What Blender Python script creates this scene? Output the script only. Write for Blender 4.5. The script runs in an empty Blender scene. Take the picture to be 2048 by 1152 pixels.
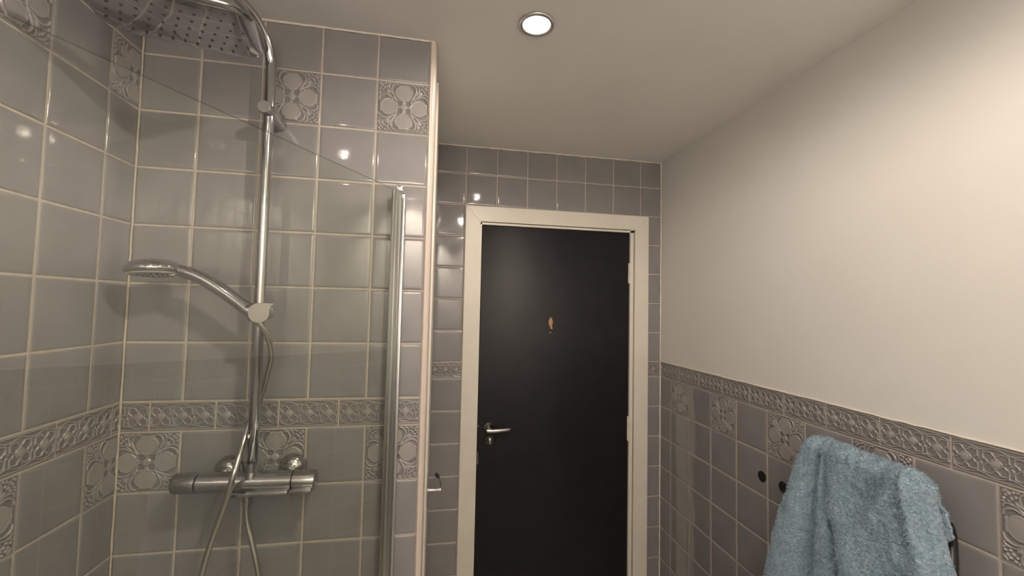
import bpy, bmesh, math, random
import numpy as np
from mathutils import Vector, Matrix
random.seed(4); rng = np.random.default_rng(7)
SC = bpy.context.scene
COL = SC.collection

# ------------------------------------------------------------------ camera
cam_d = bpy.data.cameras.new('camera'); cam = bpy.data.objects.new('camera', cam_d); COL.objects.link(cam)
YAW, PITCH, ROLL, FPX = 0.1770, 0.0459, 0.0210, 825.5
cy_, sy_, cp_, sp_, cr_, sr_ = math.cos(YAW), math.sin(YAW), math.cos(PITCH), math.sin(PITCH), math.cos(ROLL), math.sin(ROLL)
fwd = Vector((sy_*cp_, cy_*cp_, sp_)); rt0 = Vector((cy_, -sy_, 0)); up0 = rt0.cross(fwd)
rt = cr_*rt0 + sr_*up0; up = -sr_*rt0 + cr_*up0
M = Matrix(((rt.x, up.x, -fwd.x, 0.7895), (rt.y, up.y, -fwd.y, -1.2254), (rt.z, up.z, -fwd.z, 1.6134), (0, 0, 0, 1)))
cam.matrix_world = M
cam_d.sensor_fit = 'HORIZONTAL'; cam_d.sensor_width = 36; cam_d.lens = FPX/2048*36; cam_d.clip_start = .02
SC.camera = cam
# ------------------------------------------------------------------ world + exposure
w = bpy.data.worlds.new('world'); SC.world = w; w.use_nodes = True
w.node_tree.nodes['Background'].inputs[0].default_value = (1.0, .9, .78, 1)
w.node_tree.nodes['Background'].inputs[1].default_value = 0.0
SC.view_settings.view_transform = 'Standard'; SC.view_settings.look = 'None'
SC.view_settings.exposure = 0.0; SC.view_settings.gamma = 1; SC.view_settings.use_curve_mapping = False
try:
    SC.cycles.max_bounces = 12; SC.cycles.diffuse_bounces = 8; SC.cycles.glossy_bounces = 6
    SC.cycles.transparent_max_bounces = 12; SC.cycles.sample_clamp_indirect = 8
    SC.cycles.caustics_reflective = False; SC.cycles.caustics_refractive = False
except Exception: pass

# downlights: (x, y, watts, label)
LIGHTS = [
    (1.038, -0.138, 4.5, 0, 'round recessed ceiling downlight glowing in front of the black door'),
    (1.055, -0.950, 37.0, 0, 'round recessed ceiling downlight over the middle of the room'),
    (0.300, -0.970, 2.0, 0, 'round recessed ceiling downlight dimly lit above the shower'),
    (0.600, -1.720, 170.0, 52, 'added unseen fill light built as a ceiling downlight, aimed at the rear wall, shower side'),  # added out of view, bounces soft fill off the rear wall
    (1.450, -1.720, 90.0, 52, 'added unseen fill light built as a ceiling downlight, aimed at the rear wall, towel side'),  # second added fill lamp, also unseen
]
LCOL = (1.0, .86, .715)

XR, YD, H = 1.9467, .7812, 2.4005
XC = .765           # outer corner of the shower wall
YB = -2.15          # rear wall
ZBT = 1.349         # top of the ornamental border
P = .153

# ------------------------------------------------------------------ materials
def mat(name, col, rough=.5, metal=0., coat=0., spec=.5, **k):
    m = bpy.data.materials.new(name); m.use_nodes = True
    b = m.node_tree.nodes['Principled BSDF']
    b.inputs['Base Color'].default_value = (*col, 1); b.inputs['Roughness'].default_value = rough
    b.inputs['Metallic'].default_value = metal; b.inputs['Coat Weight'].default_value = coat
    b.inputs['Specular IOR Level'].default_value = spec
    for kk, v in k.items(): b.inputs[kk].default_value = v
    return m
def noise_col(m, c1, c2, scale=20, detail=4, bump=0, bscale=None, dist=.001, coord='Object'):
    nt = m.node_tree; b = nt.nodes['Principled BSDF']
    tc = nt.nodes.new('ShaderNodeTexCoord'); n = nt.nodes.new('ShaderNodeTexNoise')
    n.inputs['Scale'].default_value = scale; n.inputs['Detail'].default_value = detail
    nt.links.new(tc.outputs[coord], n.inputs['Vector'])
    r = nt.nodes.new('ShaderNodeMix'); r.data_type = 'RGBA'
    r.inputs[6].default_value = (*c1, 1); r.inputs[7].default_value = (*c2, 1)
    mr = nt.nodes.new('ShaderNodeMapRange'); mr.inputs[1].default_value = .35; mr.inputs[2].default_value = .65
    nt.links.new(n.outputs['Fac'], mr.inputs[0]); nt.links.new(mr.outputs[0], r.inputs[0])
    nt.links.new(r.outputs[2], b.inputs['Base Color'])
    if bump:
        n2 = nt.nodes.new('ShaderNodeTexNoise'); n2.inputs['Scale'].default_value = bscale or scale; n2.inputs['Detail'].default_value = 3
        nt.links.new(tc.outputs[coord], n2.inputs['Vector'])
        bp = nt.nodes.new('ShaderNodeBump'); bp.inputs['Strength'].default_value = bump; bp.inputs['Distance'].default_value = dist
        nt.links.new(n2.outputs['Fac'], bp.inputs['Height']); nt.links.new(bp.outputs['Normal'], b.inputs['Normal'])
    return m
TILE = noise_col(mat('tile_glaze', (.25, .25, .26), .07, coat=.3, spec=.5), (.228, .222, .233), (.250, .242, .251), 9, 3, .25, 22, .0012)
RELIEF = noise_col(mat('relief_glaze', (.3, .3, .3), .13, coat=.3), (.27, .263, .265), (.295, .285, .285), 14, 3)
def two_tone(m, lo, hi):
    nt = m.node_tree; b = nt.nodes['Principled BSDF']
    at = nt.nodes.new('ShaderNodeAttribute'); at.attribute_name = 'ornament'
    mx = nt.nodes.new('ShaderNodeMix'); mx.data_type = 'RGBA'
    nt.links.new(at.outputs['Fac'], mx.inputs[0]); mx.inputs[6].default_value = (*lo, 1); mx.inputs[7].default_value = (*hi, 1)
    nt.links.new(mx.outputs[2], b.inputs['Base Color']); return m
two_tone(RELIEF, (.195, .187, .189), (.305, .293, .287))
GROUT = noise_col(mat('grout', (.6, .54, .48), .85), (.43, .385, .335), (.50, .45, .385), 60, 4)
PAINT = noise_col(mat('wall_paint', (.8, .79, .76), .75), (.66, .656, .643), (.68, .676, .662), 3, 3, .15, 90, .0008)
CEIL = noise_col(mat('ceiling_paint', (.72, .71, .69), .8), (.77, .765, .75), (.80, .795, .78), 3, 4, .1, 60, .0008)
GLOSSW = noise_col(mat('gloss_white_paint', (.72, .69, .62), .35), (.70, .668, .60), (.73, .70, .63), 8, 3, .12, 30, .001)
CAULK = mat('white_sealant', (.74, .69, .62), .5)
TRIMM = mat('plastic_tile_trim', (.60, .52, .47), .3)
CHROME = mat('chrome', (.52, .52, .53), .07, 1.0)
CHROMEB = noise_col(mat('worn_chrome', (.5, .5, .5), .20, 1.0), (.47, .47, .47), (.56, .56, .56), 40, 3)
SATIN = mat('satin_metal', (.55, .54, .52), .35, 1.0)
ALU = mat('polished_aluminium', (.72, .73, .71), .34, 1.0)
DARKM = mat('dark_tarnished_metal', (.10, .095, .09), .22, 1.0)
BLACK = mat('black_matt', (.006, .006, .006), .6)
RUBBER = mat('grey_rubber', (.09, .09, .095), .6)
WHITEPL = mat('white_plastic', (.55, .54, .5), .3)
DOORM = noise_col(mat('black_door_paint', (.012, .012, .015), .42, spec=.28), (.010, .010, .013), (.014, .0135, .017), 12, 5, .35, 45, .0012)
RADM = mat('black_radiator', (.012, .012, .013), .35)
BARE = mat('bare_timber', (.42, .25, .12), .8)
DARKW = mat('dark_chip', (.10, .06, .045), .8)
FLOORM = noise_col(mat('floor_vinyl', (.3, .27, .24), .4), (.46, .43, .39), (.52, .48, .43), 6, 4)
TOWM = noise_col(mat('blue_terry', (.22, .36, .46), .95, spec=.1), (.215, .340, .435), (.37, .48, .57), 130, 6, .9, 170, .007)
try: TOWM.node_tree.nodes['Principled BSDF'].inputs['Sheen Weight'].default_value = .35
except Exception: pass
def glass_mat(name, tint, gl=1.0):
    m = bpy.data.materials.new(name); m.use_nodes = True; nt = m.node_tree; nt.nodes.clear()
    o = nt.nodes.new('ShaderNodeOutputMaterial'); mx = nt.nodes.new('ShaderNodeMixShader')
    t = nt.nodes.new('ShaderNodeBsdfTransparent'); t.inputs[0].default_value = (*tint, 1)
    g = nt.nodes.new('ShaderNodeBsdfGlossy'); g.inputs['Roughness'].default_value = .01; g.inputs[0].default_value = (gl, gl, gl, 1)
    f = nt.nodes.new('ShaderNodeFresnel'); f.inputs[0].default_value = 1.5
    ge = nt.nodes.new('ShaderNodeNewGeometry'); iv = nt.nodes.new('ShaderNodeMath'); iv.operation = 'MULTIPLY_ADD'
    iv.inputs[1].default_value = -1.8; iv.inputs[2].default_value = 1.8; nt.links.new(ge.outputs['Backfacing'], iv.inputs[0])
    ml = nt.nodes.new('ShaderNodeMath'); ml.operation = 'MULTIPLY'; ml.use_clamp = True
    nt.links.new(f.outputs[0], ml.inputs[0]); nt.links.new(iv.outputs[0], ml.inputs[1])
    nt.links.new(ml.outputs[0], mx.inputs[0]); nt.links.new(t.outputs[0], mx.inputs[1]); nt.links.new(g.outputs[0], mx.inputs[2])
    nt.links.new(mx.outputs[0], o.inputs[0]); return m
GLASS = glass_mat('clear_glass', (.978, .987, .962))
GEDGE = glass_mat('glass_cut_edge', (.55, .62, .57), .6)
def emit(name, col, s):
    m = bpy.data.materials.new(name); m.use_nodes = True; nt = m.node_tree; nt.nodes.clear()
    o = nt.nodes.new('ShaderNodeOutputMaterial'); e = nt.nodes.new('ShaderNodeEmission')
    e.inputs[0].default_value = (*col, 1); e.inputs[1].default_value = s
    nt.links.new(e.outputs[0], o.inputs[0]); return m

# ------------------------------------------------------------------ mesh helpers
class MB:
    """collects verts/faces with material slots, builds one mesh object"""
    def __init__(s): s.v = []; s.f = []; s.m = []; s.sm = []; s.n = 0; s.att = []
    def add(s, verts, faces, mi=0, smooth=False):
        verts = np.asarray(verts, float).reshape(-1, 3); s.v.append(verts)
        for f in faces: s.f.append(tuple(int(i)+s.n for i in f)); s.m.append(mi); s.sm.append(smooth)
        s.n += len(verts); return s
    def box(s, a, b, mi=0, R=None, o=None):
        x0, y0, z0 = a; x1, y1, z1 = b
        v = np.array([(x0,y0,z0),(x1,y0,z0),(x1,y1,z0),(x0,y1,z0),(x0,y0,z1),(x1,y0,z1),(x1,y1,z1),(x0,y1,z1)], float)
        if R is not None: v = v@np.array(R).T
        if o is not None: v = v+np.array(o)
        return s.add(v, [(0,3,2,1),(4,5,6,7),(0,1,5,4),(1,2,6,5),(2,3,7,6),(3,0,4,7)], mi)
    def bbox(s, a, b, r=.002, mi=0, R=None, o=None, seg=2):
        bm = bmesh.new(); bmesh.ops.create_cube(bm, size=1)
        for v in bm.verts: v.co = Vector([a[i]+(v.co[i]+.5)*(b[i]-a[i]) for i in range(3)])
        bmesh.ops.bevel(bm, geom=bm.edges[:], offset=r, segments=seg, affect='EDGES', profile=.5)
        v = np.array([v.co[:] for v in bm.verts]); f = [[q.index for q in p.verts] for p in bm.faces]; bm.free()
        if R is not None: v = v@np.array(R).T
        if o is not None: v = v+np.array(o)
        return s.add(v, f, mi)
    def tube(s, pts, rad, seg=24, mi=0, caps=True, smooth=True, flat=None):
        pts = [Vector(p) for p in pts]; n = len(pts)
        rads = list(rad) if hasattr(rad, '__len__') else [rad]*n
        tang = []
        for i in range(n):
            t = pts[min(i+1, n-1)]-pts[max(i-1, 0)]; tang.append(t.normalized())
        ref = Vector((0, 0, 1)) if abs(tang[0].z) < .9 else Vector((1, 0, 0))
        nrm = tang[0].cross(ref).normalized(); V = []
        for i in range(n):
            nrm = (nrm - tang[i]*nrm.dot(tang[i])).normalized(); bi = tang[i].cross(nrm)
            for k in range(seg):
                a = 2*math.pi*k/seg
                V.append(pts[i]+(nrm*math.cos(a)+bi*math.sin(a))*rads[i])
        F = [(i*seg+k, i*seg+(k+1) % seg, (i+1)*seg+(k+1) % seg, (i+1)*seg+k) for i in range(n-1) for k in range(seg)]
        s.add([tuple(v) for v in V], F, mi, smooth)
        if caps:
            b = s.n-len(V)
            s.f.append(tuple(b+k for k in reversed(range(seg)))); s.m.append(mi); s.sm.append(False)
            s.f.append(tuple(b+(n-1)*seg+k for k in range(seg))); s.m.append(mi); s.sm.append(False)
        return s
    def lathe(s, prof, o, axis, seg=40, mi=0, smooth=True):
        """prof: list of (dist along axis, radius)"""
        ax = Vector(axis).normalized(); ref = Vector((0, 0, 1)) if abs(ax.z) < .9 else Vector((1, 0, 0))
        u = ax.cross(ref).normalized(); w_ = ax.cross(u); o = Vector(o); V = []
        for d, r in prof:
            for k in range(seg):
                a = 2*math.pi*k/seg; V.append(tuple(o+ax*d+(u*math.cos(a)+w_*math.sin(a))*max(r, 1e-5)))
        n = len(prof)
        F = [(i*seg+k, i*seg+(k+1) % seg, (i+1)*seg+(k+1) % seg, (i+1)*seg+k) for i in range(n-1) for k in range(seg)]
        s.add(V, F, mi, smooth); b = s.n-len(V)
        s.f.append(tuple(b+k for k in reversed(range(seg)))); s.m.append(mi); s.sm.append(False)
        s.f.append(tuple(b+(n-1)*seg+k for k in range(seg))); s.m.append(mi); s.sm.append(False)
        return s
    def build(s, name, mats, parent=None, fix=True, autosmooth=None):
        me = bpy.data.meshes.new(name)
        me.from_pydata(np.concatenate(s.v).tolist() if s.v else [], [], s.f)
        for m in (mats if isinstance(mats, (list, tuple)) else [mats]): me.materials.append(m)
        me.polygons.foreach_set('material_index', s.m); me.polygons.foreach_set('use_smooth', s.sm)
        if s.att:
            av = np.zeros(s.n, dtype=np.float32)
            for n0, vals in s.att: av[n0:n0+len(vals)] = vals
            me.attributes.new('ornament', 'FLOAT', 'POINT').data.foreach_set('value', av)
        if fix:
            bm = bmesh.new(); bm.from_mesh(me); bmesh.ops.recalc_face_normals(bm, faces=bm.faces[:]); bm.to_mesh(me); bm.free()
        me.update()
        if autosmooth:
            me.polygons.foreach_set('use_smooth', [True]*len(me.polygons))
            try: me.set_sharp_from_angle(angle=math.radians(autosmooth))
            except Exception: pass
        o = bpy.data.objects.new(name, me); COL.objects.link(o)
        if parent is not None:
            o.parent = parent; o.matrix_parent_inverse = parent.matrix_world.inverted()
            par_loc = root_loc(parent)
            o.matrix_parent_inverse = Matrix.Translation(-par_loc)
        return o
def root_loc(o):
    l = Vector((0, 0, 0))
    if o.type == 'EMPTY': l = Vector(o.location)
    return l
def thing(name, label, cat, loc=(0, 0, 0), group=None):
    o = bpy.data.objects.new(name, None); COL.objects.link(o); o.location = loc; o.empty_display_size = .05
    return tag(o, label, cat, group)
def tag(o, label=None, cat=None, group=None, kind=None):
    if label: o['label'] = label
    if cat: o['category'] = cat
    if group: o['group'] = group
    if kind: o['kind'] = kind
    return o
def struct(o, label=None):
    o['kind'] = 'structure'
    if label: o['label'] = label
    return o
def smooth_path(pts, n=12):
    pts = [np.array(p, float) for p in pts]; pts = [2*pts[0]-pts[1]]+pts+[2*pts[-1]-pts[-2]]; out = []
    for i in range(1, len(pts)-2):
        p0, p1, p2, p3 = pts[i-1:i+3]
        for k in range(n):
            t = k/n; out.append(.5*((2*p1)+(-p0+p2)*t+(2*p0-5*p1+4*p2-p3)*t*t+(-p0+3*p1-3*p2+p3)*t**3))
    out.append(pts[-2]); return [tuple(p) for p in out]

# ------------------------------------------------------------------ relief patterns
def dseg(x, y, a, b):
    a = np.array(a, float); b = np.array(b, float); d = b-a
    t = np.clip(((x-a[0])*d[0]+(y-a[1])*d[1])/(d@d), 0, 1)
    return np.hypot(x-a[0]-t*d[0], y-a[1]-t*d[1])
def dpoly(x, y, pts):
    pts = smooth_path([(p[0], p[1], 0) for p in pts], 4)
    r = None
    for a, b in zip(pts[:-1], pts[1:]):
        q = dseg(x, y, a[:2], b[:2]); r = q if r is None else np.minimum(r, q)
    return r
def ridge(d, w_): return np.sqrt(np.clip(1-(d/w_)**2, 0, 1))
def sstep(x): x = np.clip(x, 0, 1); return x*x*(3-2*x)
def flower_tile(x, y):
    """x,y in [-1,1]; four medallions, centre button, corner sprigs. height 0..1"""
    a0, b0 = np.abs(x), np.abs(y); a = np.minimum(a0, b0); b = np.maximum(a0, b0)
    h = np.zeros_like(a)
    # medallion
    th = np.arctan2(a, b-.56); rr = np.hypot(a, b-.56)
    R = .285+.05*np.abs(np.cos(2.6*th))*(th < 2.0)+.03*np.exp(-((th-1.9)/.5)**2)+.05*np.exp(-((th-math.pi)/.28)**2)
    q = rr/R
    dome = np.where(q < 1, .34+.30*np.sqrt(np.clip(1-(q*.95)**2, 0, 1)), 0)
    h = np.maximum(h, dome*sstep((1-q)*14+.2))
    h = np.maximum(h, .66*ridge(np.abs(rr-R*.93), .035))
    h = np.maximum(h, .62*ridge(np.hypot(a-.17, b-.86), .055))
    h = np.maximum(h, .62*ridge(dpoly(a, b, [(.10, .88), (.20, .80), (.28, .72), (.33, .58)]), .028))
    # centre button and square leaves
    rc = np.hypot(a, b)
    h = np.maximum(h, np.where(rc < .13, .45+.4*np.sqrt(np.clip(1-(rc/.14)**2, 0, 1)), 0))
    h = np.maximum(h, .70*ridge(dpoly(a, b, [(.31, .31), (.20, .285), (.09, .275), (.035, .22), (.03, .15)]), .024))
    h = np.maximum(h, .5*ridge(dseg(a, b, (.27, .27), (.36, .36)), .03))
    # diagonal leaf sprig
    d1, d2 = (a+b)/math.sqrt(2), (b-a)/math.sqrt(2)
    loop = np.hypot((d1-.66)/.20, d2/.055)
    h = np.maximum(h, .72*ridge(np.abs(loop-1)*.055, .030))
    h = np.maximum(h, .70*ridge(dpoly(a, b, [(.36, .40), (.40, .52), (.47, .66), (.46, .78), (.38, .90), (.27, .93)]), .034))
    h = np.maximum(h, .55*ridge(dpoly(a, b, [(.45, .50), (.54, .64), (.58, .76), (.55, .90), (.47, .93)]), .030))
    for c, r in [((.74, .74), .055), ((.66, .80), .045), ((.80, .86), .05), ((.70, .91), .045), ((.90, .90), .05), ((.62, .93), .035), ((.86, .93), .03)]:
        h = np.maximum(h, .72*ridge(np.hypot(a-c[0], b-c[1]), r))
    h = np.maximum(h, .5*sstep((b-.965)/.02))
    return h
def border_tile(x, y):
    """x in [-3,3] (three motifs), y in [-1.49,1.49]"""
    cx = (np.mod(x+1, 2)-1); a = np.abs(cx); b = np.abs(y); h = np.zeros_like(a)
    r = np.hypot(a, b)
    h = np.maximum(h, np.where(r < .30, .50+.4*np.sqrt(np.clip(1-(r/.31)**2, 0, 1)), 0))
    h = np.maximum(h, .75*ridge(np.abs(r-.36), .045))
    h = np.maximum(h, .75*ridge(dpoly(a, b, [(.05, .42), (.07, .60), (.18, .66), (.27, .84), (.55, .86), (.80, .80)]), .050))
    h = np.maximum(h, .75*ridge(dpoly(a, b, [(.80, .80), (.83, .58), (.79, .30), (.64, .22), (.57, .08), (.42, .05)]), .050))
    h = np.maximum(h, .70*ridge(dpoly(a, b, [(.80, 1.0), (.84, .60), (.88, .28), (.94, .12), (1.0, .10)]), .035))
    h = np.maximum(h, .55*ridge(dseg(a, b, (.80, .92), (1.0, .92)), .04))
    h = np.maximum(h, .35*ridge(dseg(a, b, (1.0, 0), (1.0, .7)), .05))
    yy = 1.06+.13*np.cos(math.pi*cx)
    h = np.maximum(h, .65*ridge(np.abs(b-yy)*.9, .045))
    h = np.maximum(h, .6*ridge(np.abs(b-1.34), .06))
    h = np.maximum(h, .45*sstep((b-1.40)/.03)); h = np.maximum(h, .5*sstep((np.abs(x)-2.92)/.05))
    return h

# ------------------------------------------------------------------ tiled walls
G = .0020   # half grout gap
def edge_grid(n=5):
    e = [0, .0006, .0018, .004, .010]
    return e
def add_tile(mb, F, u0, u1, v0, v1, mi=0):
    """plain pillowed tile; F(u,v,h)->xyz"""
    U0, U1, V0, V1 = u0+G, u1-G, v0+G, v1-G
    if U1-U0 < .004 or V1-V0 < .004: return
    def axis(A, B):
        L = B-A; e = [t for t in (0, .0006, .0016, .0035, .009) if t < L*.45]
        return np.array([A+t for t in e]+([A+L*.5] if L > .03 else [])+[B-t for t in reversed(e)])
    us, vs = axis(U0, U1), axis(V0, V1); UU, VV = np.meshgrid(us, vs)
    d = np.minimum(np.minimum(UU-U0, U1-UU), np.minimum(VV-V0, V1-VV))
    h = -.0026*np.exp(-d/.0011) - .0003*np.exp(-d/.006)
    tu, tv = rng.normal(0, .0022, 2)
    h = h+tu*(UU-(U0+U1)/2)+tv*(VV-(V0+V1)/2)
    co = F(UU.ravel(), VV.ravel(), h.ravel()); nu, nv = len(us), len(vs)
    fs = [(j*nu+i, j*nu+i+1, (j+1)*nu+i+1, (j+1)*nu+i) for j in range(nv-1) for i in range(nu-1)]
    mb.add(co, fs, mi, True)
def add_relief(mb, F, u0, u1, v0, v1, fn, cu, cv, su, sv, amp=.0046, step=.00105, mi=1):
    """height-field tile. local pattern coord = ((u-cu)/su, (v-cv)/sv)"""
    U0, U1, V0, V1 = u0+G, u1-G, v0+G, v1-G
    if U1-U0 < .004 or V1-V0 < .004: return
    def axis(A, B):
        n = max(3, int((B-A)/step)); return np.concatenate([[A, A+.0005], np.linspace(A+.0012, B-.0012, n), [B-.0005, B]])
    us, vs = axis(U0, U1), axis(V0, V1); UU, VV = np.meshgrid(us, vs)
    d = np.minimum(np.minimum(UU-U0, U1-UU), np.minimum(VV-V0, V1-VV))
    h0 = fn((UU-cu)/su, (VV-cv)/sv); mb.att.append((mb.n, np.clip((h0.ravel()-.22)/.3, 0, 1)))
    h = h0*amp-.0012-.0016*np.exp(-d/.0008)
    # light smoothing
    hp = np.pad(h, 1, mode='edge'); h2 = (hp[:-2, 1:-1]+hp[2:, 1:-1]+hp[1:-1, :-2]+hp[1:-1, 2:]+6*h)/10
    co = F(UU.ravel(), VV.ravel(), h2.ravel()); nu, nv = len(us), len(vs)
    I, J = np.meshgrid(np.arange(nu-1), np.arange(nv-1)); q = (J*nu+I).ravel()
    fs = np.stack([q, q+1, q+nu+1, q+nu], 1).tolist()
    mb.add(co, fs, mi, True)
def clip_rects(u0, u1, v0, v1, hole):
    """rectangle minus hole -> list of rects"""
    if hole is None: return [(u0, u1, v0, v1)]
    a, b, c, d = hole
    if u1 <= a+.001 or u0 >= b-.001 or v1 <= c+.001 or v0 >= d-.001: return [(u0, u1, v0, v1)]
    out = []
    if u0 < a: out.append((u0, a, v0, v1))
    if u1 > b: out.append((b, u1, v0, v1))
    if v1 > d: out.append((max(u0, a), min(u1, b), d, v1))
    return out
HB = .077
def tile_wall(mb, F, umin, umax, ulines, vtop, ztop0, border_u0, deco_rows=None, hole=None, zbt=ZBT, step=.00105):
    """ulines sorted column lines within [umin,umax]; deco_rows: {rowkey:set(cols)}; rows numbered k from ztop0 down"""
    cols = [umin]+[u for u in ulines if umin+.002 < u < umax-.002]+[umax]
    rows = []; k = 0; z = ztop0
    top = []
    while z-P > zbt-.01:
        top.append((z-P, min(z, vtop), k)); z -= P; k += 1
    for a, b, k in top:
        if b-a > .004: rows.append((a if abs(a-zbt) > .01 else zbt, b, 'u%d' % k))
    z = zbt-HB; k = 0
    while z > .01:
        if z <= vtop: rows.append((max(z-P, 0), z, 'l%d' % k))
        z -= P; k += 1
    for (v0, v1, key) in rows:
        for ci in range(len(cols)-1):
            u0, u1 = cols[ci], cols[ci+1]
            deco = deco_rows and ci in deco_rows.get(key, {})
            for (a, b, c, d) in clip_rects(u0, u1, v0, v1, hole):
                if deco:
                    side = deco_rows[key][ci]   # which pattern centre in u
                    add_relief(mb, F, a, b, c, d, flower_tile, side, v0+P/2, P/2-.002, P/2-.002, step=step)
                else: add_tile(mb, F, a, b, c, d)
    # border band
    u = border_u0
    while u > umin: u -= P*1.004
    while u < umax-.003:
        a, b = max(u, umin), min(u+P*1.004, umax)
        for (p, q, r, s_) in clip_rects(a, b, zbt-HB, zbt, hole):
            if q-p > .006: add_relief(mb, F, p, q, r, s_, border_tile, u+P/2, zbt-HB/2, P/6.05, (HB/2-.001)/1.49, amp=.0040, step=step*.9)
        u += P*1.004
GR = .0019   # grout surface lies this far behind the tile face
# shower wall (faces -y)
mb = MB(); Fsh = lambda u, v, h: np.stack([u, -h+0*u, v], 1)
xs = [.140, .293, .446, .599]
tile_wall(mb, Fsh, 0, .748, xs, H, 2.42, .0665,
          {'u1': {2: .3695, 4: .674}, 'l0': {0: .0655, 2: .3695, 4: .6745}})
mb.box((0, GR, 0), (.748, .10, H), 2)
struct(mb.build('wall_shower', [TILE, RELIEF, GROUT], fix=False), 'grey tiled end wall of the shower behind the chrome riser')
# left wall (faces +x)
mb = MB(); Fl = lambda u, v, h: np.stack([h+0*u, u, v], 1)
ys = [-.0992-P*k for k in range(0, 14)][::-1]
cols = [YB]+[y for y in ys if YB+.002 < y < -.002]+[0]; nC = len(cols)-1
def ldec(first):
    d = {nC-1: -.0992+P/2-.0+.0}; k = first
    c = nC-3
    while c >= 0: d[c] = (cols[c]+cols[c+1])/2; c -= 2
    return d
tile_wall(mb, Fl, YB, -.0001, ys, H, 2.42, -.0237, {'u1': {nC-1: -.0992+P/2, nC-3: (cols[nC-3]+cols[nC-2])/2}, 'l0': {nC-1: -.0992+P/2, nC-3: (cols[nC-3]+cols[nC-2])/2}})
mb.box((-.10, YB, 0), (-GR, 0, H), 2)
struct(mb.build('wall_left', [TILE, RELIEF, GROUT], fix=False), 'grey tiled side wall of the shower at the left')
# door wall (faces -y)
mb = MB(); Fd = lambda u, v, h: np.stack([u, YD-h, v], 1)
tile_wall(mb, Fd, .761, XR, [.9107+P*k for k in range(0, 7)], H, 2.413, .7577, None, hole=(.925, 1.856, 0, 2.088), zbt=1.344, step=.0018)
for a, b in [((.70, 0), (.975, H)), ((1.80, 0), (XR+.08, H)), ((.975, 2.035), (1.80, H))]:
    mb.box((a[0], YD+GR, a[1]), (b[0], YD+.11, b[1]), 2)
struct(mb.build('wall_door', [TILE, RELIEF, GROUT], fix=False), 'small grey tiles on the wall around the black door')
# right wall (faces -x): tiled below the border, painted above
mb = MB(); Fr = lambda u, v, h: np.stack([XR-h, u, v], 1)
ys = [YD-.0992-P*k for k in range(0, 19)][::-1]
cols = [YB]+[y for y in ys if YB+.002 < y < YD-.002]+[YD]; nC = len(cols)-1
dd = {}; c = nC-2
while c > nC-14: dd[c] = (cols[c]+cols[c+1])/2; c -= 2
tile_wall(mb, Fr, YB, YD, ys, 1.344, 2.42, .1518-.0008, {'l0': dd}, zbt=1.344)
mb.box((XR+GR, YB, 0), (XR+.08, YD, 1.3445), 2)
mb.box((XR+.0035, YB, 1.3445), (XR+.08, YD, H), 3)
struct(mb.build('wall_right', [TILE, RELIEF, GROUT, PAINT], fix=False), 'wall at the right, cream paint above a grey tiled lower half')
# side wall of the recess (faces +x) and rear wall
mb = MB(); mb.box((.66, .1005, 0), (.7585, YD+.0015, H), 0)
struct(mb.build('wall_recess', [PAINT]), 'narrow side wall between shower corner and door wall')
mb = MB(); mb.box((-.1, YB-.1, 0), (XR+.08, YB, H), 0)
struct(mb.build('wall_rear', [PAINT]), 'painted wall behind the camera')
mb = MB(); mb.box((-.1, YB-.1, -.1), (XR+.08, YD+.11, 0), 0)
struct(mb.build('floor', [FLOORM]), 'floor')
mb = MB(); mb.box((-.1, YB-.1, H), (XR+.08, YD+.11, H+.1), 0)
struct(mb.build('ceiling', [CEIL]), 'off-white painted ceiling')
# rounded corner trim on the shower wall
mb = MB(); prof = []
for k in range(9):
    a = math.pi/2*k/8; prof.append((.7515+.014*math.sin(a), .0115-.014*math.cos(a)))
prof = [(.7485, -.0030), (.7500, -.0036)]+prof+[(.7655, .10), (.7485, .10)]
Z = [0, H-.001]; n = len(prof)
V = [(x, y, z) for z in Z for x, y in prof]
mb.add(V, [(i, (i+1) % n, n+(i+1) % n, n+i) for i in range(n)]+[tuple(reversed(range(n))), tuple(range(n, 2*n))], 0, False)
struct(mb.build('trim_1', [TRIMM], autosmooth=40), 'pinkish rounded tile trim down the outer corner of the shower wall')
# sealant beads
def bead(name, pts, r, lab, m=None):
    m_ = MB(); pp = smooth_path(pts, 3)
    pp = [(p[0]+random.gauss(0, .0003), p[1]+random.gauss(0, .0003), p[2]+random.gauss(0, .0006)) for p in pp]
    m_.tube(pp, [r*random.uniform(.75, 1.25) for _ in pp], 8); return struct(m_.build(name, [m or CAULK]), lab)
def lin(a, b, n=16): return [tuple(np.array(a)+(np.array(b)-np.array(a))*k/n) for k in range(n+1)]
bead('trim_2', lin((.76, YD-.001, H-.001), (XR, YD-.001, H-.001)), .0042, 'white sealant bead along the ceiling over the door wall')
bead('trim_3', lin((.0, -.001, H-.001), (.76, -.001, H-.001)), .0035, 'white sealant bead along the ceiling over the shower wall')
bead('trim_4', lin((XR-.001, YD-.001, .0), (XR-.001, YD-.001, H), 30), .0036, 'sealant bead up the corner right of the door')
bead('trim_5', lin((XR, YB, 1.3455), (XR, YD, 1.3455), 40), .0026, 'sealant bead on top of the ornamental border on the right wall')
bead('trim_6', lin((.001, -.001, .0), (.001, -.001, H), 30), .0026, 'grout line in the shower corner', GROUT)

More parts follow.
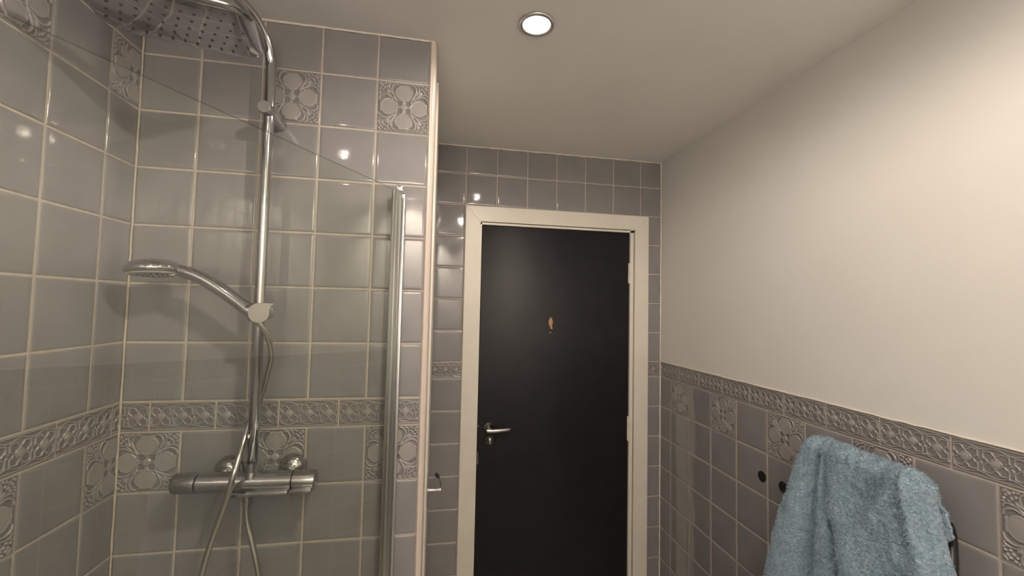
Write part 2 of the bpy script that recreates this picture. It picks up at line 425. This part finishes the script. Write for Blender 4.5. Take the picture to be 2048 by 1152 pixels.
# ------------------------------------------------------------------ door
D = thing('door_1', 'black painted flush door in a cream frame', None, (.992, YD, 0)); D['kind'] = 'structure'
if 'category' in D: del D['category']
mb = MB(); mb.bbox((.9945, YD-.004, .008), (1.7655, YD+.036, 2.010), .0015)
leaf = mb.build('door_leaf', [DOORM], D, autosmooth=30)
mb = MB()   # architrave, mitred
def mitre(mb, o, i, ztop_o, ztop_i, y0, y1):
    xo0, xo1 = o; xi0, xi1 = i
    def prism(q):
        V = [(x, y0, z) for x, z in q]+[(x, y1, z) for x, z in q]; n = len(q)
        mb.add(V, [tuple(range(n)), tuple(reversed(range(n, 2*n)))]+[(k, (k+1) % n, n+(k+1) % n, n+k) for k in range(n)])
    prism([(xo0, 0), (xi0, 0), (xi0, ztop_i), (xo0, ztop_o)])
    prism([(xo0+.0006, ztop_o+.0002), (xi0+.0002, ztop_i+.0006), (xi1-.0002, ztop_i+.0006), (xo1-.0006, ztop_o+.0002)])
    prism([(xi1, 0), (xo1, 0), (xo1, ztop_o), (xi1, ztop_i)])
mitre(mb, (.912, 1.868), (.984, 1.792), 2.101, 2.027, YD-.016, YD+.004)
mb.build('door_frame', [GLOSSW], D)
mb = MB()   # lining / stop
for a, b in [((.9760, 0), (.9915, 2.028)), ((1.7685, 0), (1.7865, 2.028)), ((.9760, 2.0135), (1.7865, 2.024))]:
    mb.box((a[0], YD-.010, a[1]), (b[0], YD+.06, b[1]))
mb.box((.985, YD+.040, 0), (1.78, YD+.055, 2.02))
mb.build('door_lining', [GLOSSW], D)
for z0, z1 in ((1.747, 1.853), (.945, 1.068)):
    mb = MB(); zc = (z0+z1)/2; L = (z1-z0)
    for k, (a, b) in enumerate([(0, .50), (.515, .985)]):
        mb.tube([(1.7675, YD-.011, z0+L*a), (1.7675, YD-.011, z0+L*b)], .0055, 16)
    mb.box((1.760, YD-.0075, z0), (1.775, YD-.004, z1))
    mb.build('hinge', [GLOSSW], D, autosmooth=40)
# lever handle
hx, hz = 1.046, 1.032
mb = MB(); mb.lathe([(0, .026), (.004, .026), (.007, .023), (.009, .012)], (hx, YD-.004, hz), (0, -1, 0), 40)
hd = mb.build('handle_rose', [DARKM], D, autosmooth=28)
mb = MB(); mb.tube([(hx, YD-.010, hz), (hx, YD-.052, hz)], .0085, 20)
pts = smooth_path([(hx-.012, YD-.052, hz-.002), (hx+.010, YD-.055, hz-.003), (hx+.05, YD-.057, hz-.001), (hx+.088, YD-.054, hz+.001), (hx+.100, YD-.046, hz+.001)], 6)
n0 = len(pts); mb.tube(pts, [.0105-.004*(i/n0) for i in range(n0)], 16)
lev = mb.build('lever', [SATIN], hd, autosmooth=40); lev['label'] = 'bright metal lever'
mb = MB(); mb.lathe([(0, .0265), (.003, .0265), (.006, .024), (.0065, .018), (.0045, .017)], (1.055, YD-.004, .970), (0, -1, 0), 40)
es = mb.build('escutcheon', [DARKM], D, autosmooth=28)
mb = MB(); mb.lathe([(0, .0075), (.009, .0075), (.010, .006)], (1.055, YD-.008, .975), (0, -1, 0), 24); mb.bbox((1.051, YD-.017, .957), (1.059, YD-.008, .975), .001)
mb.build('key_cylinder', [SATIN], es, autosmooth=40)
# chips in the door paint
def blob_patch(mb, pts, y, t=.0006, mi=0):
    n = len(pts); V = [(x, y, z) for x, z in pts]+[(x, y-t, z) for x, z in pts]
    mb.add(V, [tuple(reversed(range(n))), tuple(range(n, 2*n))]+[(k, (k+1) % n, n+(k+1) % n, n+k) for k in range(n)], mi)
mb = MB(); cx, cz = 1.3475, 1.536
sh = [(-.002,.028),(.006,.029),(.008,.018),(.012,.010),(.011,.000),(.008,-.008),(.010,-.022),(.012,-.027),(.004,-.029),(-.001,-.026),(-.003,-.012),(-.010,-.010),(-.008,-.003),(-.011,.004),(-.010,.016),(-.005,.022)]
blob_patch(mb, [(cx+x*.95, cz+z) for x, z in sh], YD-.0039, .0007)
blob_patch(mb, [(1.3475+.003*math.cos(a), 1.490+.003*math.sin(a)) for a in np.linspace(0, 2*math.pi, 8, endpoint=False)], YD-.0039, .0007, 1)
pc = mb.build('paint_chip', [BARE, SATIN], leaf); pc['label'] = 'small patch of bare orange timber where the black paint has chipped'
mb = MB()
for zz, L in [(.905, .012), (.886, .018), (.868, .010), (1.04, .006)]:
    blob_patch(mb, [(.9952+random.uniform(0, .0005), zz-L), (1.000, zz-L*.8), (1.0015, zz-L*.1), (.999, zz+L*.4), (1.000, zz+L*.8), (.9955, zz+L)], YD-.0039, .0007)
pc = mb.build('paint_chip', [mat('grey_undercoat', (.22, .21, .20), .7)], leaf); pc['label'] = 'grey chips along the handle edge'

# ------------------------------------------------------------------ cupboard door edge-on beside the shower corner
D2 = thing('door_2', 'white painted cupboard door seen edge-on beside the shower corner', None, (.765, .45, 0)); D2['kind'] = 'structure'
mb = MB(); mb.bbox((.7588, .115, .01), (.7720, .776, 2.340), .0015)
dl = mb.build('door_leaf', [GLOSSW], D2, autosmooth=30)
mb = MB(); mb.bbox((.7718, .172, .955), (.7745, .208, 1.050), .001)
kb = mb.build('knob_plate', [CHROMEB], D2, autosmooth=30)
mb = MB(); mb.lathe([(0, .012), (.003, .012), (.005, .0065), (.020, .0055), (.032, .0065), (.040, .009), (.043, .009), (.044, .007)], (.7742, .19, 1.003), (1, 0, 0), 28)
mb.build('knob', [SATIN], D2, autosmooth=28)
mb = MB()
pts = smooth_path([(.8165, .19, 1.011), (.8155, .19, 1.022), (.813, .19, 1.036), (.808, .19, 1.046), (.803, .19, 1.053)], 6)
mb.tube(pts, .0012, 8)
mb.add([(.811, .188, 1.040), (.812, .192, 1.049), (.803, .190, 1.060), (.797, .191, 1.057), (.797, .189, 1.048), (.804, .186, 1.042), (.804, .194, 1.050)],
       [(0, 1, 6), (1, 2, 6), (2, 3, 6), (3, 4, 6), (4, 0, 6), (1, 0, 5), (2, 1, 5), (3, 2, 5), (4, 3, 5), (0, 4, 5)])
tag(mb.build('cord_tag', [BLACK]), 'thin black cord with a leaf-shaped tag standing up from the cupboard knob', 'tag')

# ------------------------------------------------------------------ downlights
for i, (lx, ly, pw, tiltd, lab) in enumerate(LIGHTS):
    t = thing('downlight', lab, 'ceiling light', (lx, ly, H), 'ceiling downlights')
    mb = MB(); mb.lathe([(0, .050), (.003, .0495), (.0055, .046), (.0060, .042), (.0035, .0375), (.002, .0365), (.0005, .0365)], (lx, ly, H), (0, 0, -1), 64)
    mb.build('bezel', [ALU], t)
    mb = MB(); mb.lathe([(.0, .036), (.0045, .034), (.0070, .026), (.0080, .012), (.0082, .002)], (lx, ly, H), (0, 0, -1), 48)
    mb.build('lamp_lens', [emit('lamp_glow', (1.0, .93, .78), 14 if i != 2 else 4)], t)
    ld = bpy.data.lights.new('downlight_beam', 'SPOT'); ld.energy = pw; ld.color = LCOL; ld.shadow_soft_size = .012 if i != 2 else .006
    ld.spot_size = math.radians(180 if not tiltd else 95); ld.spot_blend = .40 if not tiltd else .6
    lo = bpy.data.objects.new('downlight_beam', ld); COL.objects.link(lo); lo.location = (0, 0, -.03); lo.rotation_euler = (-math.radians(tiltd), 0, 0); lo.parent = t

# ------------------------------------------------------------------ shower column
PX, PY = .345, -.080
S = thing('shower_column', 'chrome shower column with overhead rain head and thermostatic bar on the tiled wall', 'shower', (PX, 0, 1.165))
SW = math.radians(15)  # the arm is swung a little to the left
ax_, ay_ = -math.sin(SW), -math.cos(SW)
HC = Vector((.266, -.330, 2.162))                     # centre of the head's underside
hd_ = Vector((HC.x-PX, HC.y-PY, 0)); L = hd_.length; hd_.normalize()
mb = MB(); pr = .0125
path = [(PX, PY, 1.185), (PX, PY, 1.6), (PX, PY, 2.10), (PX, PY, 2.20)]
Rb = .105
for k in range(1, 15):
    a = math.pi/2*k/14*.93; path.append((PX+hd_.x*Rb*(1-math.cos(a)), PY+hd_.y*Rb*(1-math.cos(a)), 2.215+Rb*math.sin(a)))
pe = Vector(path[-1])
for k in range(1, 8):
    f = k/7; path.append((pe.x+hd_.x*f*(L-.105), pe.y+hd_.y*f*(L-.105), pe.z+.006*math.sin(f*math.pi)-.002*f))
pe = Vector(path[-1]); path += [(pe.x+hd_.x*.014, pe.y+hd_.y*.014, pe.z-.006), (HC.x, HC.y, pe.z-.022), (HC.x, HC.y, 2.20)]
mb.tube(path[:3]+smooth_path(path[3:], 3), pr, 32)
mb.build('riser_pipe', [CHROME], S)
# joint collar in the lower pipe
mb = MB(); mb.lathe([(0, .0128), (.001, .0145), (.012, .0150), (.022, .0145), (.023, .0128)], (PX, PY, 1.190), (0, 0, 1), 32)
mb.build('pipe_collar', [CHROME], S, autosmooth=28)
# wall bracket
mb = MB(); mb.lathe([(0, .0165), (.003, .0170), (.105, .0165), (.1085, .0160), (.110, .0145)], (PX-.0005, -.0015, 2.105), (0, -1, 0), 40)
br = mb.build('wall_bracket', [CHROME], S, autosmooth=28)
mb = MB(); mb.lathe([(0, .0150), (.0015, .0150), (.002, .0145)], (PX-.0005, -.1110, 2.105), (0, -1, 0), 40)
mb.build('bracket_cap', [SATIN], br, autosmooth=28)
# rain head
def rrect(hx, hy, r, n=10):
    out = []
    for cx, cy, a0 in [(hx-r, hy-r, 0), (-hx+r, hy-r, 90), (-hx+r, -hy+r, 180), (hx-r, -hy+r, 270)]:
        for k in range(n+1):
            a = math.radians(a0+90*k/n); out.append((cx+r*math.cos(a), cy+r*math.sin(a)))
    return out
th = math.radians(13); ct, st = math.cos(th), math.sin(th)
def hw(x, y, z): return (HC.x+x*ct-y*st, HC.y+x*st+y*ct, HC.z+z)
mb = MB(); rings = []
for (ix, z) in [(0.0, 0), (.001, -.0008), (-.0015, .0006), (-.004, .003), (-.006, .006), (-.006, .0075), (-.002, .0105), (.020, .015), (.050, .020), (.072, .024)]:
    rings.append([hw(x, y, z) for x, y in rrect(.136-ix, .086-ix, max(.045-ix*.5, .010), 10)])
rings = rings[1:]
n = len(rings[0]); V = [p for r in rings for p in r]
F = [(j*n+k, j*n+(k+1) % n, (j+1)*n+(k+1) % n, (j+1)*n+k) for j in range(len(rings)-1) for k in range(n)]
F += [tuple(reversed(range(n))), tuple(range((len(rings)-1)*n, len(rings)*n))]
mb.add(V, F, 0, False)
head = mb.build('rain_head', [CHROME], S, autosmooth=35)
mb = MB()
for j in range(6):
    for i in range(12):
        x = -.122+i*.0215+(.0107 if j % 2 else 0); y = -.068+j*.0272
        if abs(x) > .124 or (abs(x) > .095 and abs(y) > .060): continue
        p = hw(x, y, -.0008); mb.lathe([(0, .0030), (.0008, .0026), (.0018, .0016)], p, (0, 0, -1), 10)
nz = mb.build('spray_nozzles', [RUBBER], head); nz['kind'] = 'stuff'
mb = MB(); mb.lathe([(0, .030), (.004, .028), (.008, .018), (.020, .016), (.024, .0135)], (HC.x, HC.y, HC.z+.022), (0, 0, 1), 32)
mb.build('ball_joint', [CHROME], head)
# slider with lever
mb = MB(); SZ = 1.587
mb.lathe([(0, .0165), (.010, .0205), (.054, .0235), (.056, .0228)], (PX+.012, PY+.020, SZ), (0, -1, 0), 40)
sl = mb.build('handset_holder', [CHROME], S, autosmooth=28)
mb = MB(); q = []
for k in range(31):
    a = math.radians(12-k*(282/30)); q.append((PX+.014+.0240*math.cos(a), SZ-.001+.0240*math.sin(a)))
q += [(PX+.034, SZ+.0228), (PX+.046, SZ+.0222), (PX+.0465, SZ+.0208), (PX+.041, SZ+.0165)]
V = [(x, -.1170, z) for x, z in q]+[(x, -.1205, z) for x, z in q]; n = len(q)
mb.add(V, [tuple(range(n)), tuple(reversed(range(n, 2*n)))]+[(k, (k+1) % n, n+(k+1) % n, n+k) for k in range(n)])
o = mb.build('locking_lever', [SATIN], sl); o['label'] = 'flat teardrop-shaped matt lever face'
mb = MB(); mb.tube([(PX-.001, -.100, SZ-.016), (PX-.014, -.100, SZ+.004), (PX-.020, -.100, SZ+.014)], [.0150, .0165, .0160], 28)
mb.build('cradle', [CHROME], sl)
# thermostatic bar
VY, VZ = -.073, 1.163
mb = MB()
mb.lathe([(0, .0225), (.001, .0245), (.214, .0245), (.215, .0225)], (.2255, VY, VZ+.003), (1, 0, -.02), 48)
mb.bbox((.300, VY-.036, VZ-.024), (.438, VY-.004, VZ-.014), .0035, seg=3)
mb.lathe([(0, .0165), (.014, .0150), (.020, .0135)], (PX, PY, VZ+.012), (0, 0, 1), 32)
mb.lathe([(0, .011), (.020, .0105)], (PX-.010, VY, VZ-.018), (0, 0, -1), 28)
va = mb.build('thermostatic_valve', [CHROMEB], S, autosmooth=28)
mb = MB(); mb.lathe([(0, .0200), (.004, .0235), (.008, .0245), (.052, .0245), (.0535, .0225)], (.1700, VY, VZ+.0042), (1, 0, -.02), 48)
mb.build('temperature_knob', [CHROMEB], va, autosmooth=28)
mb = MB(); mb.lathe([(0, .0230), (.0015, .0245), (.046, .0245), (.052, .0235), (.054, .018)], (.4415, VY, VZ-.0013), (1, 0, -.02), 48)
mb.bbox((.4425, VY-.036, VZ-.023), (.492, VY-.010, VZ-.013), .003, seg=3)
mb.build('flow_knob', [CHROMEB], va, autosmooth=28)
for xx in (.2620, .4170):
    mb = MB(); mb.lathe([(0, .0350), (.004, .0350), (.012, .0335), (.022, .0285), (.028, .020), (.030, .0150), (.052, .0145)], (xx, -.0015, VZ+.008), (0, -1, 0), 44)
    mb.build('wall_rose', [CHROMEB], va)

# ------------------------------------------------------------------ hand shower
t = thing('hand_shower', 'chrome hand shower resting in the slider of the riser pipe', 'hand shower', (.331, -.10, 1.59))
# handle + head as one lofted body
C0 = Vector((.119, -.100, 1.678))
mb = MB()
hp = smooth_path([(.338, -.100, 1.582), (.322, -.100, 1.597), (.290, -.100, 1.622), (.250, -.100, 1.650), (.218, -.100, 1.669), (.190, -.100, 1.680), (.162, -.100, 1.686), (.132, -.100, 1.689)], 6)
nn = len(hp); rr = [np.interp(i/(nn-1), [0, .1, .5, .72, .88, 1], [.0150, .0168, .0160, .0158, .0145, .0080]) for i in range(nn)]
mb.tube(hp, rr, 28)
mb.build('handle', [CHROME], t)
tilt = math.radians(5.0)
nrm = Vector((math.sin(-tilt)*-1, -.06, -1)).normalized()
nrm = Vector((.065, -.06, -1)).normalized()   # spray direction
mb = MB(); mb.lathe([(.0015, .050), (.003, .0545), (-.002, .0590), (-.008, .0595), (-.015, .0555), (-.0230, .047), (-.0295, .031), (-.0315, .003)][::1], C0, nrm, 56)
mb.build('head_shell', [CHROME], t)
mb = MB(); mb.lathe([(0, .0530), (.0035, .0525), (.0055, .0495), (.0050, .043), (.0058, .020), (.0060, .002)], C0+nrm*.0008, nrm, 56)
u_ = nrm.cross(Vector((0, 1, 0))).normalized(); v_ = nrm.cross(u_)
fp = mb.build('spray_plate', [WHITEPL], t); fp['label'] = 'pale grey spray face with dark nozzles'
mb = MB()
for R_, nn_ in ((.014, 8), (.024, 14), (.034, 20)):
    for k in range(nn_):
        a = 2*math.pi*k/nn_; p = C0+nrm*.0062+(u_*math.cos(a)+v_*math.sin(a))*R_
        mb.lathe([(0, .0016), (.0018, .0010)], p, nrm, 8)
q = mb.build('spray_nozzles', [RUBBER], fp); q['kind'] = 'stuff'
p = C0+nrm*.004+Vector((.044, -.012, 0)); mb = MB(); mb.bbox(tuple(p-Vector((.004, .003, .003))), tuple(p+Vector((.004, .003, .001))), .001)
mb.build('spray_selector', [WHITEPL], t, autosmooth=40)

# ------------------------------------------------------------------ shower hose
hs = thing('shower_hose', 'silver shower hose hanging in a loop from the hand shower to the bar valve', 'hose', (.33, -.09, .6))
raw = [(.344, -.1000, 1.574), (.353, -.096, 1.558), (.365, -.084, 1.533), (.371, -.072, 1.503), (.370, -.058, 1.468), (.363, -.053, 1.437), (.354, -.048, 1.400), (.345, -.046, 1.365), (.334, -.048, 1.330), (.325, -.058, 1.298), (.323, -.080, 1.262), (.324, -.108, 1.228),
       (.322, -.124, 1.195), (.307, -.125, 1.131), (.279, -.115, 1.046), (.256, -.105, .958), (.242, -.10, .87), (.240, -.10, .76), (.262, -.10, .66), (.310, -.10, .61), (.360, -.10, .64), (.386, -.098, .74), (.388, -.094, .86), (.377, -.090, .938), (.357, -.082, 1.009), (.341, -.077, 1.060), (.336, -.0745, 1.093), (.3355, -.073, 1.12)]
mb = MB(); cp = smooth_path(raw, 9); mb.tube(cp, .0068, 20)
HOSEM = mat('metal_hose', (.62, .60, .56), .22, 1.0)
mb.build('hose_tube', [HOSEM], hs)
mb = MB(); mb.lathe([(0, .0085), (.002, .0105), (.013, .0108), (.014, .0118), (.034, .0118), (.036, .0105)], (.3350, -.073, 1.104), (0, 0, 1), 24)
mb.build('hose_nut', [CHROMEB], hs, autosmooth=28)
mb = MB(); mb.lathe([(0, .0072), (.004, .009), (.020, .0105)], (.3520, -.0965, 1.560), Vector((-.45, -.15, .9)), 24)
mb.build('hose_nut', [CHROMEB], hs, autosmooth=28)

# ------------------------------------------------------------------ glass bath screen
GB = .862  # glass bottom, out of frame
g0 = Vector((.672, -.028, 0)); gd = Vector((-.3835, -.662, 0)).normalized(); gn = Vector((gd.y, -gd.x, 0))
t = thing('bath_screen', 'clear glass shower screen hinged on a metal wall profile', 'shower screen', (.675, 0, .55))
GL, GT, GZ0, GZ1 = .85, .005, .55, 1.934
mb = MB(); a = g0-gn*GT/2; b = g0+gn*GT/2; e1 = gd*GL
q = [a, a+e1, b+e1, b]
V = [(p.x, p.y, z) for z in (GZ0, GZ1) for p in q]
mb.add(V, [(0, 1, 5, 4), (2, 3, 7, 6)], 0); mb.add(V, [(1, 2, 6, 5), (3, 0, 4, 7), (4, 5, 6, 7), (3, 2, 1, 0)], 1)
mb.build('glass_pane', [GLASS, GEDGE], t, fix=True)
mb = MB()
mb.bbox((.6600, -.030, GZ0), (.6640, -.0031, 1.932), .0008); mb.bbox((.6640, -.010, GZ0), (.6860, -.0031, 1.932), .0008); mb.bbox((.6850, -.030, GZ0), (.6890, -.0031, 1.926), .0008)
mb.build('wall_profile', [ALU], t, autosmooth=30)
mb = MB(); c = g0+gd*.004
R3 = [(gd.x, gn.x, 0), (gd.y, gn.y, 0), (0, 0, 1)]
mb.bbox((-.006, -.0085, GZ0), (.020, -.0035, 1.935), .001, R=R3, o=(g0.x, g0.y, 0)); mb.bbox((-.006, .0035, GZ0), (.020, .0085, 1.935), .001, R=R3, o=(g0.x, g0.y, 0))
mb.tube([(g0.x, g0.y, GZ0), (g0.x, g0.y, 1.934)], .0095, 20)
mb.build('hinge_profile', [ALU], t, autosmooth=30)
mb = MB(); mb.bbox((.6650, -.036, 1.9345), (.6840, -.004, 1.9385), .001); mb.bbox((.664, -.030, 1.938), (.682, -.008, 1.952), .0015)
mb.build('end_cap', [CHROMEB], t, autosmooth=30)

# ------------------------------------------------------------------ black caps on the right wall
for (yy, zz, lab) in [(.093, 1.028, 'black round hole plug on the grey tiles, clear of the towel'), (.001, 1.029, 'black round hole plug half hidden by the edge of the blue towel')]:
    mb = MB(); mb.lathe([(0, .0185), (.0012, .0185), (.0018, .0172), (.0010, .0150), (.0008, .002)], (XR-.0004, yy, zz), (-1, 0, 0), 40)
    tag(mb.build('hole_plug', [BLACK]), lab, 'plug', 'black plugs in the tiles')

# ------------------------------------------------------------------ towel radiator
t = thing('towel_radiator', 'black ladder towel radiator mostly hidden behind the blue towel', 'radiator', (1.915, -.32, .30))
for yy in (-.475, -.192):
    mb = MB(); mb.tube([(1.9270, yy, .33), (1.9270, yy, 1.130)], .0085, 24); mb.build('upright', [RADM], t)
mb = MB(); mb.tube(smooth_path([(1.927, -.475, 1.125), (1.923, -.472, 1.150), (1.908, -.452, 1.185), (1.899, -.430, 1.205), (1.898, -.33, 1.207), (1.899, -.235, 1.205), (1.908, -.205, 1.185), (1.923, -.187, 1.150), (1.927, -.192, 1.125)], 5), .0078, 16); mb.build('rail', [RADM], t)
for zz in [1.04, .97, .90, .79, .72, .65, .54, .47, .40]:
    mb = MB(); mb.tube(smooth_path([(1.927, -.475, zz), (1.908, -.470, zz), (1.899, -.462, zz), (1.898, -.33, zz), (1.899, -.205, zz), (1.908, -.196, zz), (1.927, -.192, zz)], 4), .0078, 16); mb.build('rail', [RADM], t)
for yy in (-.475, -.192):
    for zz in (.985, .45):
        mb = MB(); mb.tube([(1.927, yy, zz), (XR+.001, yy, zz)], .006, 16); mb.build('wall_mount', [RADM], t)

# ------------------------------------------------------------------ towel
def gauss(x, s): return np.exp(-(x/s)**2)
NS, NT = 170, 230
sv = np.linspace(0, 1, NS)
FZ = 1.268
# t runs: back bottom -> top -> front bottom
back = np.linspace(1.095, 1.225, 50); top_a = np.linspace(math.pi, 0, 22); front = np.linspace(1.225, .42, 158)
Vt = []
def interp(z, zs, ys_): return np.interp(z, zs, ys_)
zsL = [.40, .55, .75, .96, 1.10, 1.16, 1.21, 1.245, 1.27]; ysL = [.038, .008, -.024, -.074, -.114, -.134, -.152, -.164, -.178]
zsR = [.40, .75, .95, 1.03, 1.10, 1.16, 1.20, 1.235, 1.255, 1.28]; ysR = [-.570, -.545, -.524, -.508, -.489, -.475, -.470, -.468, -.462, -.445]
zsRb = [.40, .90, 1.00, 1.07, 1.11, 1.15, 1.18, 1.21, 1.25]; ysRb = [-.470, -.470, -.475, -.482, -.491, -.489, -.482, -.472, -.460]
def sheet_pt(s, z, which):
    if which == 'f':
        yl, yr = interp(z, zsL, ysL), interp(z, zsR, ysR)
    elif which == 'b':
        yl, yr = interp(z, zsL, ysL)-.004, interp(z, zsRb, ysRb)
    return yl+(yr-yl)*s
def folds(s, z, y):
    d = np.clip((1.25-z)/.5, 0, 1.6)
    f = 0*s
    # cone fold at the left, growing downwards
    f += .048*d**.8*gauss(s-.12, .10+.02*d)
    # deep valley leaving the top-left corner
    vc = .17+.10*d; f -= .085*np.clip(d*3, 0, 1)*gauss(s-vc-.02, .026+.010*d)
    f -= .040*np.clip(d*2, 0, 1)*gauss(s-(.25+.30*d), .030)
    # soft belly
    f += .034*np.clip(d*2.2, 0, 1)*gauss(s-(.38+.22*d), .13)
    # crease from the top-right corner running down-left
    dc = .88-.75*np.clip(d, 0, .45)
    f += .016*gauss(s-dc, .05)*np.clip(d*8, 0, 1)*np.clip(1.4-d*1.6, 0, 1)
    f -= .014*gauss(s-(dc-.12), .07)*np.clip(d*8, 0, 1)*np.clip(1.4-d*1.6, 0, 1)
    # corner fold at the right
    f += .018*gauss(s-.93, .05)*np.clip(1-d*1.2, 0, 1)
    f -= .020*gauss(s-(.955+.0*d), .022)*np.clip(d*5, 0, 1)*np.clip(1.2-d, 0, 1)
    f += .012*np.sin(s*9+z*7)*np.clip(d, 0, 1)
    # lower gathers
    f += .016*np.clip(d-.35, 0, 1)*np.sin(s*21+1.2)
    # roll the free edges back
    f = np.maximum(f, -.026)
    f = f*(1-.7*np.clip((.05-s)/.05, 0, 1))-.030*np.clip((.07-s)/.07, 0, 1)**2
    f = f-(f+.050)*np.clip((s-.93)/.07, 0, 1)**2
    return np.maximum(f, -.052)
rows = []
XF, XB = 1.850, 1.9125; XM = (XF+XB)/2; RT = (XB-XF)/2
for z in back:
    y = sheet_pt(sv, z+.02, 'b'); x = XB+.001*np.sin(sv*12+z*9)-.004*np.clip((sv-.9)/.1, 0, 1); rows.append(np.stack([x, y, z+.035*np.clip((sv-.86)/.14, 0, 1)**2*np.clip(1-(z-1.095)/.10, 0, 1)], 1))
for a in top_a:
    zt = 1.225+.026*math.sin(a); fr = (1+math.cos(a))/2  # 0 back ->1 front
    zz = 1.225+.026*math.sin(a)+(.0)*sv
    # the top line: rounded shoulders
    drop = .014*np.clip((.10-sv)/.10, 0, 1)**2 + .030*np.clip((sv-.90)/.10, 0, 1)**2
    zz = zz+.008*math.sin(a)-drop*math.sin(a)+.004*np.sin(sv*7)*math.sin(a)
    yl = (1-fr)*(interp(1.245, zsL, ysL)-.002)+fr*interp(1.225, zsL, ysL); yr = (1-fr)*interp(1.245, zsRb, ysRb)+fr*interp(1.225, zsR, ysR)
    y = yl+(yr-yl)*sv-math.sin(a)*0.012*(sv-.5)*-1.0
    x = XM+RT*-math.cos(a)*-1*-1+0*sv
    x = XM-RT*math.cos(a)*1.0+0*sv
    x = x-folds(sv, 1.225, y)*fr
    rows.append(np.stack([x, y, zz], 1))
for z in front[1:]:
    y = sheet_pt(sv, z, 'f'); x = XF-folds(sv, z, y); rows.append(np.stack([x, y, z+.006*np.sin(sv*5)], 1))
A = np.array(rows); NR = len(rows)
# keep clear of the wall
A[..., 0] = np.minimum(A[..., 0], XR-.012)
# smooth a little
for _ in range(3):
    A[1:-1, 1:-1] = (A[1:-1, 1:-1]*2+A[:-2, 1:-1]+A[2:, 1:-1]+A[1:-1, :-2]+A[1:-1, 2:])/6
du = np.gradient(A, axis=1); dv = np.gradient(A, axis=0); N = np.cross(du, dv); N /= np.linalg.norm(N, axis=2, keepdims=True)+1e-9
mid = A[NR-60, NS//2]
if N[NR-60, NS//2][0] > 0: N = -N
# plush surface wobble (seeded value noise)
def vnoise(shape, cell):
    g = rng.normal(0, 1, (shape[0]//cell+3, shape[1]//cell+3)); yy, xx = np.arange(shape[0])/cell, np.arange(shape[1])/cell
    y0, x0 = yy.astype(int), xx.astype(int); fy, fx = sstep(yy-y0)[:, None], sstep(xx-x0)[None]
    return (g[y0][:, x0]*(1-fy)*(1-fx)+g[y0][:, x0+1]*(1-fy)*fx+g[y0+1][:, x0]*fy*(1-fx)+g[y0+1][:, x0+1]*fy*fx)
A = A+N*(.0016*vnoise((NR, NS), 7)+.0008*vnoise((NR, NS), 3))[..., None]
TH = .005
Ain = A-N*TH
mb = MB()
idx = lambda j, i, o=0: o+j*NS+i
I, J = np.meshgrid(np.arange(NS-1), np.arange(NR-1)); q = (J*NS+I).ravel()
mb.add(A.reshape(-1, 3), np.stack([q, q+1, q+NS+1, q+NS], 1).tolist(), 0, True)
mb.add(Ain.reshape(-1, 3), np.stack([q, q+NS, q+NS+1, q+1], 1).tolist(), 0, True)
o2 = NR*NS; rim = []
for j in range(NR-1):
    rim += [(idx(j, 0), idx(j+1, 0), idx(j+1, 0, o2), idx(j, 0, o2)), (idx(j, NS-1), idx(j, NS-1, o2), idx(j+1, NS-1, o2), idx(j+1, NS-1))]
for i in range(NS-1):
    rim += [(idx(0, i), idx(0, i, o2), idx(0, i+1, o2), idx(0, i+1)), (idx(NR-1, i), idx(NR-1, i+1), idx(NR-1, i+1, o2), idx(NR-1, i, o2))]
for f in rim: mb.f.append(f); mb.m.append(0); mb.sm.append(True)
# terry pile: short tufts rooted all over the outer face
NT_ = 70000
jj = rng.uniform(0, NR-1.001, NT_); ii = rng.uniform(0, NS-1.001, NT_)
# favour the front
keep = (jj > 20); jj, ii = jj[keep], ii[keep]; n = len(jj)
j0, i0 = jj.astype(int), ii.astype(int); fj, fi = (jj-j0)[:, None], (ii-i0)[:, None]
Pp = A[j0, i0]*(1-fj)*(1-fi)+A[j0+1, i0]*fj*(1-fi)+A[j0, i0+1]*(1-fj)*fi+A[j0+1, i0+1]*fj*fi
Nn = N[j0, i0]
r1 = rng.normal(0, 1, (n, 3)); tan = np.cross(Nn, r1); tan /= np.linalg.norm(tan, axis=1, keepdims=True)+1e-9
lean = rng.normal(0, .55, (n, 3)); dirv = Nn+lean+np.array([0, 0, -.25]); dirv /= np.linalg.norm(dirv, axis=1, keepdims=True)
Ln = rng.uniform(.0035, .0075, (n, 1)); Wd = rng.uniform(.0004, .0008, (n, 1))
root = Pp-Nn*.0006
pts4 = np.stack([root-tan*Wd, root+tan*Wd, root+dirv*Ln*.6+tan*Wd*.9, root+dirv*Ln+lean*.0006, root+dirv*Ln*.6-tan*Wd*.9], 1)
base = (np.arange(n)*5)[:, None]
mb.add(pts4.reshape(-1, 3), np.concatenate([base+k for k in range(5)], 1).tolist(), 0, False)
tag(mb.build('towel', [TOWM], fix=False), 'fluffy light blue towel draped over the black radiator on the right wall', 'towel')
